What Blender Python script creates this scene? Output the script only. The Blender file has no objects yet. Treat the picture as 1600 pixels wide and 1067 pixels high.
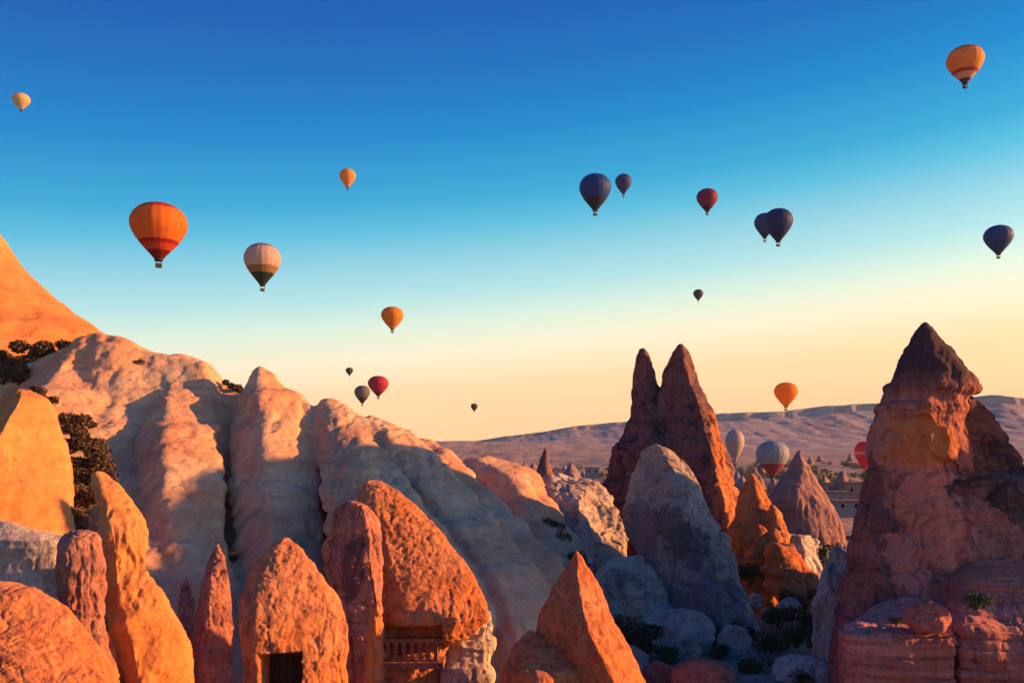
import bpy, math, random
import numpy as np
from mathutils import Vector
random.seed(7)
SC = bpy.context.scene
COL = SC.collection
R = math.radians

# ------------------------------------------------------------------ camera
F = 1386.0          # focal length in pixels of a 1600 px wide picture
HZ = 700.0          # picture row of the horizon
CZ = 22.0           # camera height
cam_d = bpy.data.cameras.new('camera')
cam = bpy.data.objects.new('camera', cam_d); COL.objects.link(cam)
cam.location = (0, 0, CZ); cam.rotation_euler = (R(90), 0, 0)
cam_d.sensor_width = 36.0; cam_d.lens = 36.0 * F / 1600.0
cam_d.shift_y = (HZ - 533.5) / 1600.0
cam_d.clip_start = 0.5; cam_d.clip_end = 60000
SC.camera = cam

def P(px, py, Y):
    return ((px - 800.0) / F * Y, Y, CZ + (HZ - py) / F * Y)

# ------------------------------------------------------------------ world, sun, exposure
SUN_AZ = 88.0       # degrees to the right of the view
SUN_EL = 11.5
W = bpy.data.worlds.new('World'); SC.world = W; W.use_nodes = True
def build_world():
    nt = W.node_tree; N = nt.nodes; L = nt.links; N.clear()
    out = N.new('ShaderNodeOutputWorld'); bg = N.new('ShaderNodeBackground')
    sky = N.new('ShaderNodeTexSky'); sky.sky_type = 'NISHITA'; sky.sun_disc = False
    sky.sun_elevation = R(SUN_EL); sky.sun_rotation = R(SUN_AZ); sky.air_density = 1.4; sky.dust_density = 1.5
    tc = N.new('ShaderNodeTexCoord')
    nrm = N.new('ShaderNodeVectorMath'); nrm.operation = 'NORMALIZE'
    L.new(tc.outputs['Generated'], nrm.inputs[0])
    dot = N.new('ShaderNodeVectorMath'); dot.operation = 'DOT_PRODUCT'
    dot.inputs[1].default_value = (math.sin(R(SUN_AZ)), math.cos(R(SUN_AZ)), 0)
    L.new(nrm.outputs[0], dot.inputs[0])
    sep = N.new('ShaderNodeSeparateXYZ'); L.new(nrm.outputs[0], sep.inputs[0])
    # the warm band stands higher towards the sun
    m1 = N.new('ShaderNodeMath'); m1.operation = 'MULTIPLY_ADD'
    L.new(dot.outputs['Value'], m1.inputs[0]); m1.inputs[1].default_value = -0.085
    L.new(sep.outputs['Z'], m1.inputs[2])
    mr = N.new('ShaderNodeMath'); mr.operation = 'ADD'; mr.inputs[1].default_value = 0.08
    L.new(m1.outputs[0], mr.inputs[0])
    cr = N.new('ShaderNodeValToRGB'); cr.color_ramp.interpolation = 'LINEAR'
    stops = [(0.0, (1.05, 0.60, 0.27)), (0.09, (1.05, 0.64, 0.29)), (0.15, (1.0, 0.71, 0.38)), (0.185, (0.95, 0.82, 0.57)), (0.22, (0.70, 0.83, 0.67)), (0.255, (0.41, 0.70, 0.72)), (0.325, (0.085, 0.46, 0.66)), (0.355, (0.028, 0.35, 0.60)), (0.42, (0.0, 0.215, 0.54)), (0.48, (0.0, 0.14, 0.46)), (0.53, (0.0, 0.10, 0.405)), (0.7, (0.0, 0.075, 0.33)), (1.0, (0.0, 0.055, 0.26))]
    e = cr.color_ramp.elements
    while len(e) > 1: e.remove(e[-1])
    e[0].position = stops[0][0]; e[0].color = stops[0][1] + (1,)
    for p, c in stops[1:]:
        k = e.new(p); k.color = c + (1,)
    L.new(mr.outputs[0], cr.inputs[0])
    sc = N.new('ShaderNodeVectorMath'); sc.operation = 'SCALE'; sc.inputs['Scale'].default_value = 0.05
    L.new(sky.outputs[0], sc.inputs[0])
    mix = N.new('ShaderNodeMix'); mix.data_type = 'RGBA'; mix.inputs['Factor'].default_value = 0.995
    # the broad glow round the low sun, fading with height
    gp = N.new('ShaderNodeMath'); gp.operation = 'MAXIMUM'; gp.inputs[1].default_value = 0; L.new(dot.outputs['Value'], gp.inputs[0])
    g2 = N.new('ShaderNodeMath'); g2.operation = 'POWER'; g2.inputs[1].default_value = 6.0; L.new(gp.outputs[0], g2.inputs[0])
    gl = N.new('ShaderNodeMath'); gl.operation = 'MULTIPLY_ADD'; gl.inputs[1].default_value = 2.8; gl.inputs[2].default_value = 1.0; L.new(g2.outputs[0], gl.inputs[0])
    gs = N.new('ShaderNodeVectorMath'); gs.operation = 'SCALE'; L.new(cr.outputs[0], gs.inputs[0]); L.new(gl.outputs[0], gs.inputs['Scale'])
    L.new(sc.outputs[0], mix.inputs['A']); L.new(gs.outputs[0], mix.inputs['B'])
    L.new(mix.outputs['Result'], bg.inputs['Color']); bg.inputs['Strength'].default_value = 0.45
    L.new(bg.outputs[0], out.inputs['Surface'])
build_world()
sd = bpy.data.lights.new('sun', 'SUN'); sd.energy = 5.0; sd.angle = R(0.5); sd.color = (1.0, 0.43, 0.11)
sun = bpy.data.objects.new('sun', sd); COL.objects.link(sun)
sdir = Vector((math.sin(R(SUN_AZ)) * math.cos(R(SUN_EL)), math.cos(R(SUN_AZ)) * math.cos(R(SUN_EL)), math.sin(R(SUN_EL))))
sun.rotation_euler = sdir.to_track_quat('Z', 'Y').to_euler(); sun.location = (60, -20, 60)
vs = SC.view_settings
SC.display_settings.display_device = 'sRGB'
vs.view_transform = 'Standard'; vs.look = 'None'; vs.gamma = 1; vs.exposure = 1.4; vs.use_curve_mapping = False
SC.cycles.volume_bounces = 0

# ------------------------------------------------------------------ noise
def _h(ix, iy, iz, s):
    h = (ix * 374761393 + iy * 668265263 + iz * 1442695041 + s * 974711) & 0xffffffff
    h = ((h ^ (h >> 13)) * 1274126177) & 0xffffffff
    h = ((h ^ (h >> 15)) * 2246822519) & 0xffffffff
    return ((h ^ (h >> 16)) & 0xffffff) / 8388607.5 - 1.0
def noise(p, s=0):
    i = np.floor(p).astype(np.int64); f = p - i; u = f * f * f * (f * (f * 6 - 15) + 10)
    r = 0
    for a in (0, 1):
        wa = u[:, 0] if a else 1 - u[:, 0]
        for b in (0, 1):
            wb = u[:, 1] if b else 1 - u[:, 1]
            for c in (0, 1):
                wc = u[:, 2] if c else 1 - u[:, 2]
                r = r + wa * wb * wc * _h(i[:, 0] + a, i[:, 1] + b, i[:, 2] + c, s)
    return r
def fbm(p, o=4, s=0, g=0.5):
    r = 0; a = 1.0; t = 0
    for k in range(o):
        r = r + a * noise(p * (2.03 ** k) + k * 7.3, s + k); t += a; a *= g
    return r / t

def rockify(co, nr, A=dict(), seed=0):
    """move rock vertices along their normals: lumps, ribs with sharp grooves, beds, layers, pits"""
    lump, ls = A.get('lump', (0.5, 5.0)); rill, rs = A.get('rill', (0.25, 1.6))
    bed, bs = A.get('bed', (0.05, 0.8)); pit, ps = A.get('pit', (0.1, 0.7)); fine, fs = A.get('fine', (0.08, 0.6))
    w = np.stack([noise(co / (ls * .6), seed + 90 + k) for k in range(3)], 1) * ls * 0.07
    q = co + w
    if 'shear' in A:
        x0, x1, k = A['shear']; q[:, 0] += np.clip((co[:, 0] - x0) / (x1 - x0), 0, 1) * k * co[:, 2]
    st = A.get('stretch', 7.0)
    d = lump * fbm(q / (ls * np.array([1, 1, 1.6])), 3, seed)
    vert = np.clip(1.15 - np.abs(nr[:, 2]), 0, 1)
    if rill:
        r = np.abs(noise(q / np.array([rs, rs, rs * st]), seed + 11)); r2 = np.abs(noise(q / np.array([rs * .42, rs * .42, rs * .42 * st]), seed + 12))
        r3 = np.abs(noise(q / np.array([rs * .19, rs * .19, rs * .19 * st]), seed + 13))
        am = .45 + .55 * np.clip(noise(q / (rs * 3.0), seed + 14) + .6, 0, 1)
        d = d + vert * am * (rill * np.minimum(r * 2.6, 1.0) + rill * .45 * np.minimum(r2 * 2.6, 1) + rill * .2 * np.minimum(r3 * 2.6, 1) - rill * 1.1)
    if bed:
        zz = q[:, 2] + 0.25 * noise(q / 3.0, seed + 21)
        b = noise(np.stack([zz * 0 + .3, q[:, 0] * 0.02, zz / bs], 1), seed + 22)
        d = d + bed * np.tanh(b * 5)
    if 'layer' in A:
        la, lh = A['layer']; zz = (co[:, 2] + .35 * noise(co / 5.0, seed + 23) + 0.06 * noise(co / .7, seed + 24)) / lh
        k = np.floor(zz); fr = zz - k; off = _h(k.astype(np.int64), k.astype(np.int64) * 0, k.astype(np.int64) * 0, seed)
        brk = noise(np.stack([co[:, 0] / 2.2, co[:, 1] / 2.2, k * 3.1], 1), seed + 25)
        d = d + la * (.6 * off + .5 * np.tanh(brk * 3) - 1.3 * np.exp(-(fr / .09) ** 2) - .5 * np.exp(-((1 - fr) / .09) ** 2))
    if pit:
        n = noise(q / np.array([ps, ps, ps * 1.9]), seed + 31); nn = noise(q / np.array([ps * .55, ps * .55, ps]), seed + 33); n2 = noise(q / 3.0, seed + 32)
        m = np.clip(n2 * 2.2 + 0.5, 0, 1)
        d = d - pit * m * (np.clip(n - 0.1, 0, .5) * 2.0 + .6 * np.clip(nn - .1, 0, .5) * 2)
    if fine:
        d = d + fine * fbm(q / fs, 3, seed + 41, 0.6)
    jd, js = A.get('joint', (0.0, 3.0))
    if jd:
        wj = q + .25 * np.stack([noise(co / .8, seed + 60 + k) for k in range(3)], 1)
        for sc, sd in (((1, 1, 3.2), 61), ((2.6, 2.6, .9), 64), ((.55, .55, 1.2), 67)):
            n = noise(wj / (js * np.array(sc)), seed + sd); gate = np.clip(noise(co / (js * 1.4), seed + sd + 1) * 2 + .5, 0, 1)
            d = d - jd * gate * np.exp(-(n / .045) ** 2)
    if 'tip' in A:
        d = d * (1 - .75 * np.clip((co[:, 2] - A['tip'][0]) / (A['tip'][1] - A['tip'][0]), 0, 1))
    if 'crack' in A:
        for (cx, wd, dp) in A['crack']:
            xx = co[:, 0] - cx - .18 * noise(co / 1.5, seed + 51) - .3 * noise(co / 5, seed + 52)
            d = d - dp * np.exp(-(xx / wd) ** 2)
    return co + nr * d[:, None]

# ------------------------------------------------------------------ mesh helpers
def setp(o, label=None, cat=None, group=None, kind=None):
    if label: o['label'] = label
    if cat: o['category'] = cat
    if group: o['group'] = group
    if kind: o['kind'] = kind
    return o
def mesh_np(name, co, faces, smooth=True):
    """faces: (n,4) or (n,3) int array, or a list of such arrays"""
    m = bpy.data.meshes.new(name)
    fl = faces if isinstance(faces, list) else [faces]
    fl = [np.asarray(f, dtype=np.int32) for f in fl if len(f)]
    nv = len(co); m.vertices.add(nv); m.vertices.foreach_set('co', np.asarray(co, dtype=np.float32).ravel())
    idx = np.concatenate([f.ravel() for f in fl]); tot = np.concatenate([np.full(len(f), f.shape[1], np.int32) for f in fl])
    st = np.concatenate([[0], np.cumsum(tot)[:-1]]).astype(np.int32)
    m.loops.add(len(idx)); m.loops.foreach_set('vertex_index', idx)
    m.polygons.add(len(tot)); m.polygons.foreach_set('loop_start', st); m.polygons.foreach_set('loop_total', tot)
    m.update(calc_edges=True); m.validate()
    m.polygons.foreach_set('use_smooth', np.full(len(m.polygons), smooth, bool))
    return m
def get_np(m):
    co = np.empty(len(m.vertices) * 3, np.float32); m.vertices.foreach_get('co', co)
    nr = np.empty(len(m.vertices) * 3, np.float32); m.vertex_normals.foreach_get('vector', nr)
    return co.reshape(-1, 3).astype(np.float64), nr.reshape(-1, 3).astype(np.float64)
def put(name, m, mat, origin=None, parent=None):
    o = bpy.data.objects.new(name, m); COL.objects.link(o)
    if mat and not len(m.materials): m.materials.append(mat)
    if origin is not None:
        co, _ = get_np(m); m.vertices.foreach_set('co', (co - np.array(origin)).astype(np.float32).ravel())
        o.location = origin
    if parent is not None:
        o.parent = parent
        if origin is not None: o.location = Vector(origin) - parent.location
    return o
def empty(name, loc):
    o = bpy.data.objects.new(name, None); COL.objects.link(o); o.location = loc; o.empty_display_size = 0.5
    return o

def boxes(bl):
    """bl: list of (x0,x1,y0,y1,z0,z1) -> co, faces"""
    co = []; fa = []
    for (x0, x1, y0, y1, z0, z1) in bl:
        b = len(co)
        co += [(x0,y0,z0),(x1,y0,z0),(x1,y1,z0),(x0,y1,z0),(x0,y0,z1),(x1,y0,z1),(x1,y1,z1),(x0,y1,z1)]
        fa += [(b,b+3,b+2,b+1),(b+4,b+5,b+6,b+7),(b,b+1,b+5,b+4),(b+1,b+2,b+6,b+5),(b+2,b+3,b+7,b+6),(b+3,b,b+4,b+7)]
    return np.array(co, float), np.array(fa)

def loft(levels, kf=0.9, kb=0.9, n=1.7, ds=None, du=None, ufd=0.5, nb=2.0):
    """A standing rock: each level is (row, left, right[, ridge fraction[, distance]]) read in picture pixels
    and placed in the world at its own distance; the plan of each level is a rounded wedge with real depth."""
    Yc = None; rows = []
    for l in levels:
        py, xl, xr = l[:3]; uf = l[3] if len(l) > 3 and l[3] is not None else ufd
        if len(l) > 4: Yc = l[4]
        rows.append((py, xl, xr, uf, Yc))
    rows = np.array(rows, float)
    Ym = rows[:, 4].mean()
    if ds is None: ds = Ym * 0.0021
    x0 = (rows[:, 1] - 800) / F * rows[:, 4]; x1 = (rows[:, 2] - 800) / F * rows[:, 4]
    z = CZ + (HZ - rows[:, 0]) / F * rows[:, 4]; Yv = rows[:, 4]; U = rows[:, 3]
    seg = np.sqrt(np.diff(z) ** 2 + np.maximum(np.abs(np.diff(x0)), np.abs(np.diff(x1))) ** 2)
    t = np.concatenate([[0], np.cumsum(seg)]); m = max(12, int(t[-1] / ds))
    tt = np.linspace(0, t[-1], m)
    def pch(v):           # monotone cubic
        h = np.diff(t); d = np.diff(v) / h; s = np.zeros(len(v))
        for k in range(1, len(v) - 1):
            if d[k-1] * d[k] > 0: s[k] = 2 * d[k-1] * d[k] / (d[k-1] + d[k])
        s[0] = d[0]; s[-1] = d[-1]
        j = np.clip(np.searchsorted(t, tt) - 1, 0, len(h) - 1); a = (tt - t[j]) / h[j]
        return ((1 + 2*a) * (1-a)**2 * v[j] + a*(1-a)**2 * h[j] * s[j] + a*a*(3-2*a) * v[j+1] + a*a*(a-1) * h[j] * s[j+1])
    x0, x1, z, Yv, U = map(pch, (x0, x1, z, Yv, U))
    hw = (x1 - x0) / 2; wmax = hw.max()
    nu = int(np.clip(3.0 * wmax * 1.3 / ds, 16, 400)); na = nu // 2
    s = (1 - np.cos(np.linspace(0, np.pi, na + 1))) / 2
    s = 0.5 * s + 0.5 * np.linspace(0, 1, na + 1)
    co = []
    for i in range(m):
        uf = min(max(U[i], .08), .92)
        a = np.where(s < uf, s / uf, (1 - s) / (1 - uf)); a = np.clip(a, 0, 1)
        fy = -(1 - (1 - a) ** n) ** (1 / n) * hw[i] * kf
        b = np.clip(np.where(s < .5, s * 2, (1 - s) * 2), 0, 1)
        by = (1 - (1 - b) ** nb) ** (1 / nb) * hw[i] * kb
        X = x0[i] + (x1[i] - x0[i]) * s
        fr = np.stack([X, Yv[i] + fy, np.full(na + 1, z[i])], 1)
        bk = np.stack([X, Yv[i] + by, np.full(na + 1, z[i])], 1)[1:-1][::-1]
        co.append(np.concatenate([fr, bk]))
    c = len(co[0]); co = np.concatenate(co)
    ii, jj = np.meshgrid(np.arange(m - 1), np.arange(c), indexing='ij'); j2 = (jj + 1) % c
    fa = np.stack([ii * c + jj, (ii + 1) * c + jj, (ii + 1) * c + j2, ii * c + j2], -1).reshape(-1, 4)
    top = co[:c].mean(0) + (0, 0, max(0.03, hw[0] * 0.25)); bot = co[-c:].mean(0)
    nv = len(co); co = np.vstack([co, top, bot])
    j = np.arange(c); j2 = (j + 1) % c
    f3 = np.concatenate([np.stack([np.full(c, nv), j, j2], 1), np.stack([np.full(c, nv + 1), (m-1)*c + j2, (m-1)*c + j], 1)])
    return co, fa, f3
def joined(parts):
    co = []; q = []; t = []; b = 0
    for c, f4, f3 in parts:
        co.append(c); q.append(f4 + b); t.append(f3 + b); b += len(c)
    return np.concatenate(co), np.concatenate(q), np.concatenate(t)
def fuse(parts, vox, smooth=4, name='rock'):
    """union of overlapping closed lofts (voxel remesh), softened"""
    co, q, t = joined(parts)
    m = mesh_np(name, co, [q, t]); o = bpy.data.objects.new('tmp', m); COL.objects.link(o)
    r = o.modifiers.new('r', 'REMESH'); r.mode = 'VOXEL'; r.voxel_size = vox; r.use_smooth_shade = True
    if smooth:
        s = o.modifiers.new('s', 'SMOOTH'); s.iterations = smooth; s.factor = 0.5
    dg = bpy.context.evaluated_depsgraph_get(); dg.update()
    nm = bpy.data.meshes.new_from_object(o.evaluated_get(dg)); nm.name = name
    bpy.data.objects.remove(o); bpy.data.meshes.remove(m)
    return nm
def roughen(m, A, seed):
    co, nr = get_np(m); co = rockify(co, nr, A, seed)
    m.vertices.foreach_set('co', co.astype(np.float32).ravel()); m.update()
    m.polygons.foreach_set('use_smooth', np.ones(len(m.polygons), bool))
def carve(m, cuts):
    """real recesses: every surface point inside a box (x0,x1,y0,y1,z0,z1) is moved back to its rear plane"""
    co, nr = get_np(m)
    for (x0, x1, y0, y1, z0, z1) in cuts:
        k = (co[:, 0] > x0) & (co[:, 0] < x1) & (co[:, 2] > z0) & (co[:, 2] < z1) & (co[:, 1] < y1) & (co[:, 1] > y0)
        co[k, 1] = y1 + .04 * noise(co[k] * 1.3, 5)
    m.vertices.foreach_set('co', co.astype(np.float32).ravel()); m.update()
    return m
def facet(m, count, seed):
    """split faces: cut the rounded lump by random planes, as frost-broken rock is"""
    rg = np.random.RandomState(seed); co, _ = get_np(m); lo = co.min(0); hi = co.max(0); c = (lo + hi) / 2; h = (hi - lo) / 2; h[2] = max(h[0], h[2] * .6); q = (co - c) / h
    for k in range(count):
        n = np.array([rg.normal() * .55, -1.0, abs(rg.normal()) * .5]); n /= np.linalg.norm(n)
        d = q @ n; t = rg.uniform(.66, .9) * d.max(); k2 = np.clip(d - t, 0, None); q -= (k2 * .92)[:, None] * n
    m.vertices.foreach_set('co', (q * h + c).astype(np.float32).ravel()); m.update()
def panels(m, ps):
    """worn-out hollows: ellipses (x, z, rx, rz, depth) pressed into the front"""
    co, nr = get_np(m)
    for (x, z, rx, rz, dp) in ps:
        w = .8 * noise(co / 1.7, 77) + .3 * noise(co / .6, 78)
        e = np.sqrt(((co[:, 0] - x) / rx) ** 2 + ((co[:, 2] - z) / rz) ** 2) + w * .5
        k = np.clip((1.08 - e) / .16, 0, 1) * np.clip(-nr[:, 1] * 2.5, 0, 1)
        co[:, 1] += dp * k
    m.vertices.foreach_set('co', co.astype(np.float32).ravel()); m.update()

# ------------------------------------------------------------------ materials
def ramp(N, stops):
    cr = N.new('ShaderNodeValToRGB'); e = cr.color_ramp.elements
    while len(e) > 1: e.remove(e[-1])
    e[0].position = stops[0][0]; c = stops[0][1]; e[0].color = (c if isinstance(c, tuple) else (c, c, c)) + (1,)
    for p, c in stops[1:]:
        k = e.new(p); k.color = (c if isinstance(c, tuple) else (c, c, c)) + (1,)
    return cr
def rock_mat(name, pale, warm, dark, dark_amt=0.35, scale=1.0, bump=0.5, strata=0.3, cap=None, vstain=0.3, speck=None, patches=()):
    """pale / warm / dark: three stone colours mixed by noise; cap=(z0,z1,colour): a darker bed above a height"""
    m = bpy.data.materials.new(name); m.use_nodes = True; nt = m.node_tree; N = nt.nodes; L = nt.links
    bs = N['Principled BSDF']; bs.inputs['Roughness'].default_value = 0.95
    bs.inputs['Specular IOR Level'].default_value = 0.1
    g = N.new('ShaderNodeNewGeometry')
    def nz(sc, det, vec=None, rough=.55, dist=0):
        n = N.new('ShaderNodeTexNoise'); n.inputs['Scale'].default_value = sc; n.inputs['Detail'].default_value = det
        n.inputs['Roughness'].default_value = rough; n.inputs['Distortion'].default_value = dist
        L.new(vec or g.outputs['Position'], n.inputs['Vector']); return n
    def mixc(fac, a, b):
        x = N.new('ShaderNodeMix'); x.data_type = 'RGBA'
        if isinstance(fac, float): x.inputs['Factor'].default_value = fac
        else: L.new(fac, x.inputs['Factor'])
        for k, v in (('A', a), ('B', b)):
            if isinstance(v, tuple): x.inputs[k].default_value = v + (1,)
            else: L.new(v, x.inputs[k])
        return x.outputs['Result']
    n1 = nz(0.13 * scale, 6, dist=.6); r1 = ramp(N, [(.38, 0.0), (.62, 1.0)]); L.new(n1.outputs['Fac'], r1.inputs[0])
    c = mixc(r1.outputs[0], pale, warm)
    # beds: colour changes with height, a little warped
    mp = N.new('ShaderNodeMapping'); mp.inputs['Scale'].default_value = (.03, .03, 1.1)
    L.new(g.outputs['Position'], mp.inputs[0])
    n2 = nz(1.0, 5, mp.outputs[0], .7, .3); r2 = ramp(N, [(.45, 0.0), (.6, strata)]); L.new(n2.outputs['Fac'], r2.inputs[0])
    c = mixc(r2.outputs[0], c, tuple(x * .6 for x in warm))
    # vertical water stains
    mv = N.new('ShaderNodeMapping'); mv.inputs['Scale'].default_value = (1.2, 1.2, .12)
    L.new(g.outputs['Position'], mv.inputs[0])
    n3 = nz(.8 * scale, 5, mv.outputs[0], .6, .2); r3 = ramp(N, [(.5, 0.0), (.68, vstain)]); L.new(n3.outputs['Fac'], r3.inputs[0])
    c = mixc(r3.outputs[0], c, tuple(x * .9 for x in dark))
    # lichen patches
    n4 = nz(.55 * scale, 9, None, .72, .5); r4 = ramp(N, [(.5, 0.0), (.62, dark_amt), (.75, dark_amt)]); L.new(n4.outputs['Fac'], r4.inputs[0])
    c = mixc(r4.outputs[0], c, dark)
    if cap:
        sx = N.new('ShaderNodeSeparateXYZ'); L.new(g.outputs['Position'], sx.inputs[0])
        nn = nz(.35, 5, None, .6, .6)
        a = N.new('ShaderNodeMath'); a.operation = 'MULTIPLY_ADD'; L.new(nn.outputs['Fac'], a.inputs[0])
        a.inputs[1].default_value = (cap[1] - cap[0]) * 1.6; L.new(sx.outputs['Z'], a.inputs[2])
        mr = N.new('ShaderNodeMapRange'); mr.inputs['From Min'].default_value = cap[0] + (cap[1]-cap[0])*.8
        mr.inputs['From Max'].default_value = cap[1] + (cap[1]-cap[0])*.8; L.new(a.outputs[0], mr.inputs['Value'])
        c = mixc(mr.outputs[0], c, cap[2])
    if speck:
        sv = N.new('ShaderNodeMapping'); sv.inputs['Scale'].default_value = (1, 1, .55); L.new(g.outputs['Position'], sv.inputs[0])
        n7 = nz(speck[0], 5, sv.outputs[0], .6, .4); r7 = ramp(N, [(.50, 0.0), (.60, speck[1])]); L.new(n7.outputs['Fac'], r7.inputs[0])
        c = mixc(r7.outputs[0], c, dark)
    for (px_, pz_, rx_, rz_, pc_, pa_) in patches:
        nd = nz(.8, 5, None, .6); vs_ = N.new('ShaderNodeVectorMath'); vs_.operation = 'SUBTRACT'; vs_.inputs[1].default_value = (.5, .5, .5)
        L.new(nd.outputs['Color'], vs_.inputs[0]); vk = N.new('ShaderNodeVectorMath'); vk.operation = 'MULTIPLY_ADD'
        vk.inputs[1].default_value = (rx_ * 2.2, 0, rz_ * 2.0); L.new(vs_.outputs[0], vk.inputs[0]); L.new(g.outputs['Position'], vk.inputs[2])
        mpp = N.new('ShaderNodeMapping'); mpp.inputs['Location'].default_value = (-px_ / rx_, 0, -pz_ / rz_); mpp.inputs['Scale'].default_value = (1 / rx_, 0, 1 / rz_)
        L.new(vk.outputs[0], mpp.inputs[0]); ln = N.new('ShaderNodeVectorMath'); ln.operation = 'LENGTH'; L.new(mpp.outputs[0], ln.inputs[0])
        mq = N.new('ShaderNodeMapRange'); mq.inputs['From Min'].default_value = 1.1; mq.inputs['From Max'].default_value = .85; mq.inputs['To Max'].default_value = pa_
        L.new(ln.outputs['Value'], mq.inputs['Value']); c = mixc(mq.outputs[0], c, pc_)
    # small grain
    n5 = nz(9 * scale, 4); r5 = ramp(N, [(.3, .82), (.7, 1.12)]); L.new(n5.outputs['Fac'], r5.inputs[0])
    mu = N.new('ShaderNodeMix'); mu.data_type = 'RGBA'; mu.blend_type = 'MULTIPLY'; mu.inputs['Factor'].default_value = 1
    L.new(c, mu.inputs['A']); L.new(r5.outputs[0], mu.inputs['B'])
    L.new(mu.outputs['Result'], bs.inputs['Base Color'])
    n6 = nz(2.2 * scale, 10, None, .68, .3)
    b = N.new('ShaderNodeBump'); b.inputs['Strength'].default_value = bump; b.inputs['Distance'].default_value = 0.35 / scale
    L.new(n6.outputs['Fac'], b.inputs['Height']); L.new(b.outputs[0], bs.inputs['Normal'])
    return m
def plain(name, col, rough=.8, col2=None, sc=3.0, transl=0.0, metal=0.0):
    m = bpy.data.materials.new(name); m.use_nodes = True; nt = m.node_tree; N = nt.nodes; L = nt.links
    bs = N['Principled BSDF']; bs.inputs['Roughness'].default_value = rough; bs.inputs['Metallic'].default_value = metal
    bs.inputs['Specular IOR Level'].default_value = 0.2
    tc = N.new('ShaderNodeTexCoord')
    n = N.new('ShaderNodeTexNoise'); n.inputs['Scale'].default_value = sc; n.inputs['Detail'].default_value = 6
    L.new(tc.outputs['Object'], n.inputs['Vector'])
    c2 = col2 or tuple(x * .7 for x in col)
    r = ramp(N, [(.35, col), (.68, c2)]); L.new(n.outputs['Fac'], r.inputs[0]); L.new(r.outputs[0], bs.inputs['Base Color'])
    if transl:
        t = N.new('ShaderNodeBsdfTranslucent'); L.new(r.outputs[0], t.inputs['Color'])
        mx = N.new('ShaderNodeMixShader'); mx.inputs[0].default_value = transl
        L.new(bs.outputs[0], mx.inputs[1]); L.new(t.outputs[0], mx.inputs[2])
        L.new(mx.outputs[0], N['Material Output'].inputs['Surface'])
    return m

M = {}
M['hill']   = rock_mat('hill_tuff', (.62, .43, .28), (.62, .29, .16), (.32, .20, .17), .25, 1.0, .5, .22, vstain=.45, speck=(3.0, .12))
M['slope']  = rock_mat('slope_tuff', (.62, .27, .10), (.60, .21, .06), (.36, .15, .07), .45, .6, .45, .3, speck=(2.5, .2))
M['fore']   = rock_mat('foreground_tuff', (.57, .24, .12), (.55, .17, .055), (.20, .065, .05), .5, 2.0, .7, .25, vstain=.35, speck=(3.2, .55))
M['maroon'] = rock_mat('maroon_tuff', (.44, .22, .18), (.44, .15, .10), (.10, .05, .06), .6, 1.4, .9, .3, speck=(5, .4))
M['peak']   = rock_mat('dark_peak_tuff', (.19, .115, .13), (.30, .11, .075), (.05, .032, .045), .8, .8, 1.0, .45, speck=(2.5, .4))
M['grey']   = rock_mat('grey_tuff', (.66, .57, .47), (.54, .41, .34), (.13, .09, .10), .6, .8, .9, .35, speck=(3.5, .35))
PT = lambda px, py, Y, rx, rz, c, a=.9: (P(px, py, Y)[0], P(px, py, Y)[2], rx * Y / F, rz * Y / F, c, a)
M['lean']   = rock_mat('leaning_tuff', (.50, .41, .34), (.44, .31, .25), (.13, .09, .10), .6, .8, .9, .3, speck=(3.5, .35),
                       patches=[PT(1075, 850, 86, 34, 34, (.13, .085, .10), .75), PT(1050, 820, 86, 26, 26, (.15, .095, .10), .7), PT(1110, 950, 84, 60, 60, (.20, .15, .17), .7), PT(1000, 840, 88, 30, 60, (.26, .15, .14), .7)])  # the two central dark patches paint the shade of a recess
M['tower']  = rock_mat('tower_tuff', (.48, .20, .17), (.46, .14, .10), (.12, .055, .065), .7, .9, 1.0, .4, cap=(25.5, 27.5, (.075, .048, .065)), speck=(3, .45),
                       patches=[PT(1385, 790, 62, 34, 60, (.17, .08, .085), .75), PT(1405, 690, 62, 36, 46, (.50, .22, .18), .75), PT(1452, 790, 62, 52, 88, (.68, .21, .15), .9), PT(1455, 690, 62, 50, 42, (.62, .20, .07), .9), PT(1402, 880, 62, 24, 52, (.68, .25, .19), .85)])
M['strata'] = rock_mat('bedded_tuff', (.60, .27, .22), (.56, .19, .14), (.20, .08, .09), .5, 1.3, .9, .6, vstain=.4, speck=(4, .3))
M['pale']   = rock_mat('pale_rock', (.68, .61, .53), (.45, .33, .29), (.20, .15, .14), .5, 2.0, .9, .2, speck=(4, .3))
M['far']    = rock_mat('far_rock', (.34, .24, .25), (.28, .16, .16), (.11, .07, .09), .6, .4, .6, .3)
M['dark']   = plain('dark_room', (.012, .010, .010), 1.0)
M['shrub']  = plain('shrub_leaves', (.06, .09, .03), .9, (.11, .10, .045), 4)
M['scrub']  = plain('dry_scrub', (.13, .075, .05), .95, (.06, .045, .03), 3)
M['twig']   = plain('twig_bark', (.09, .06, .045), .95)

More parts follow.
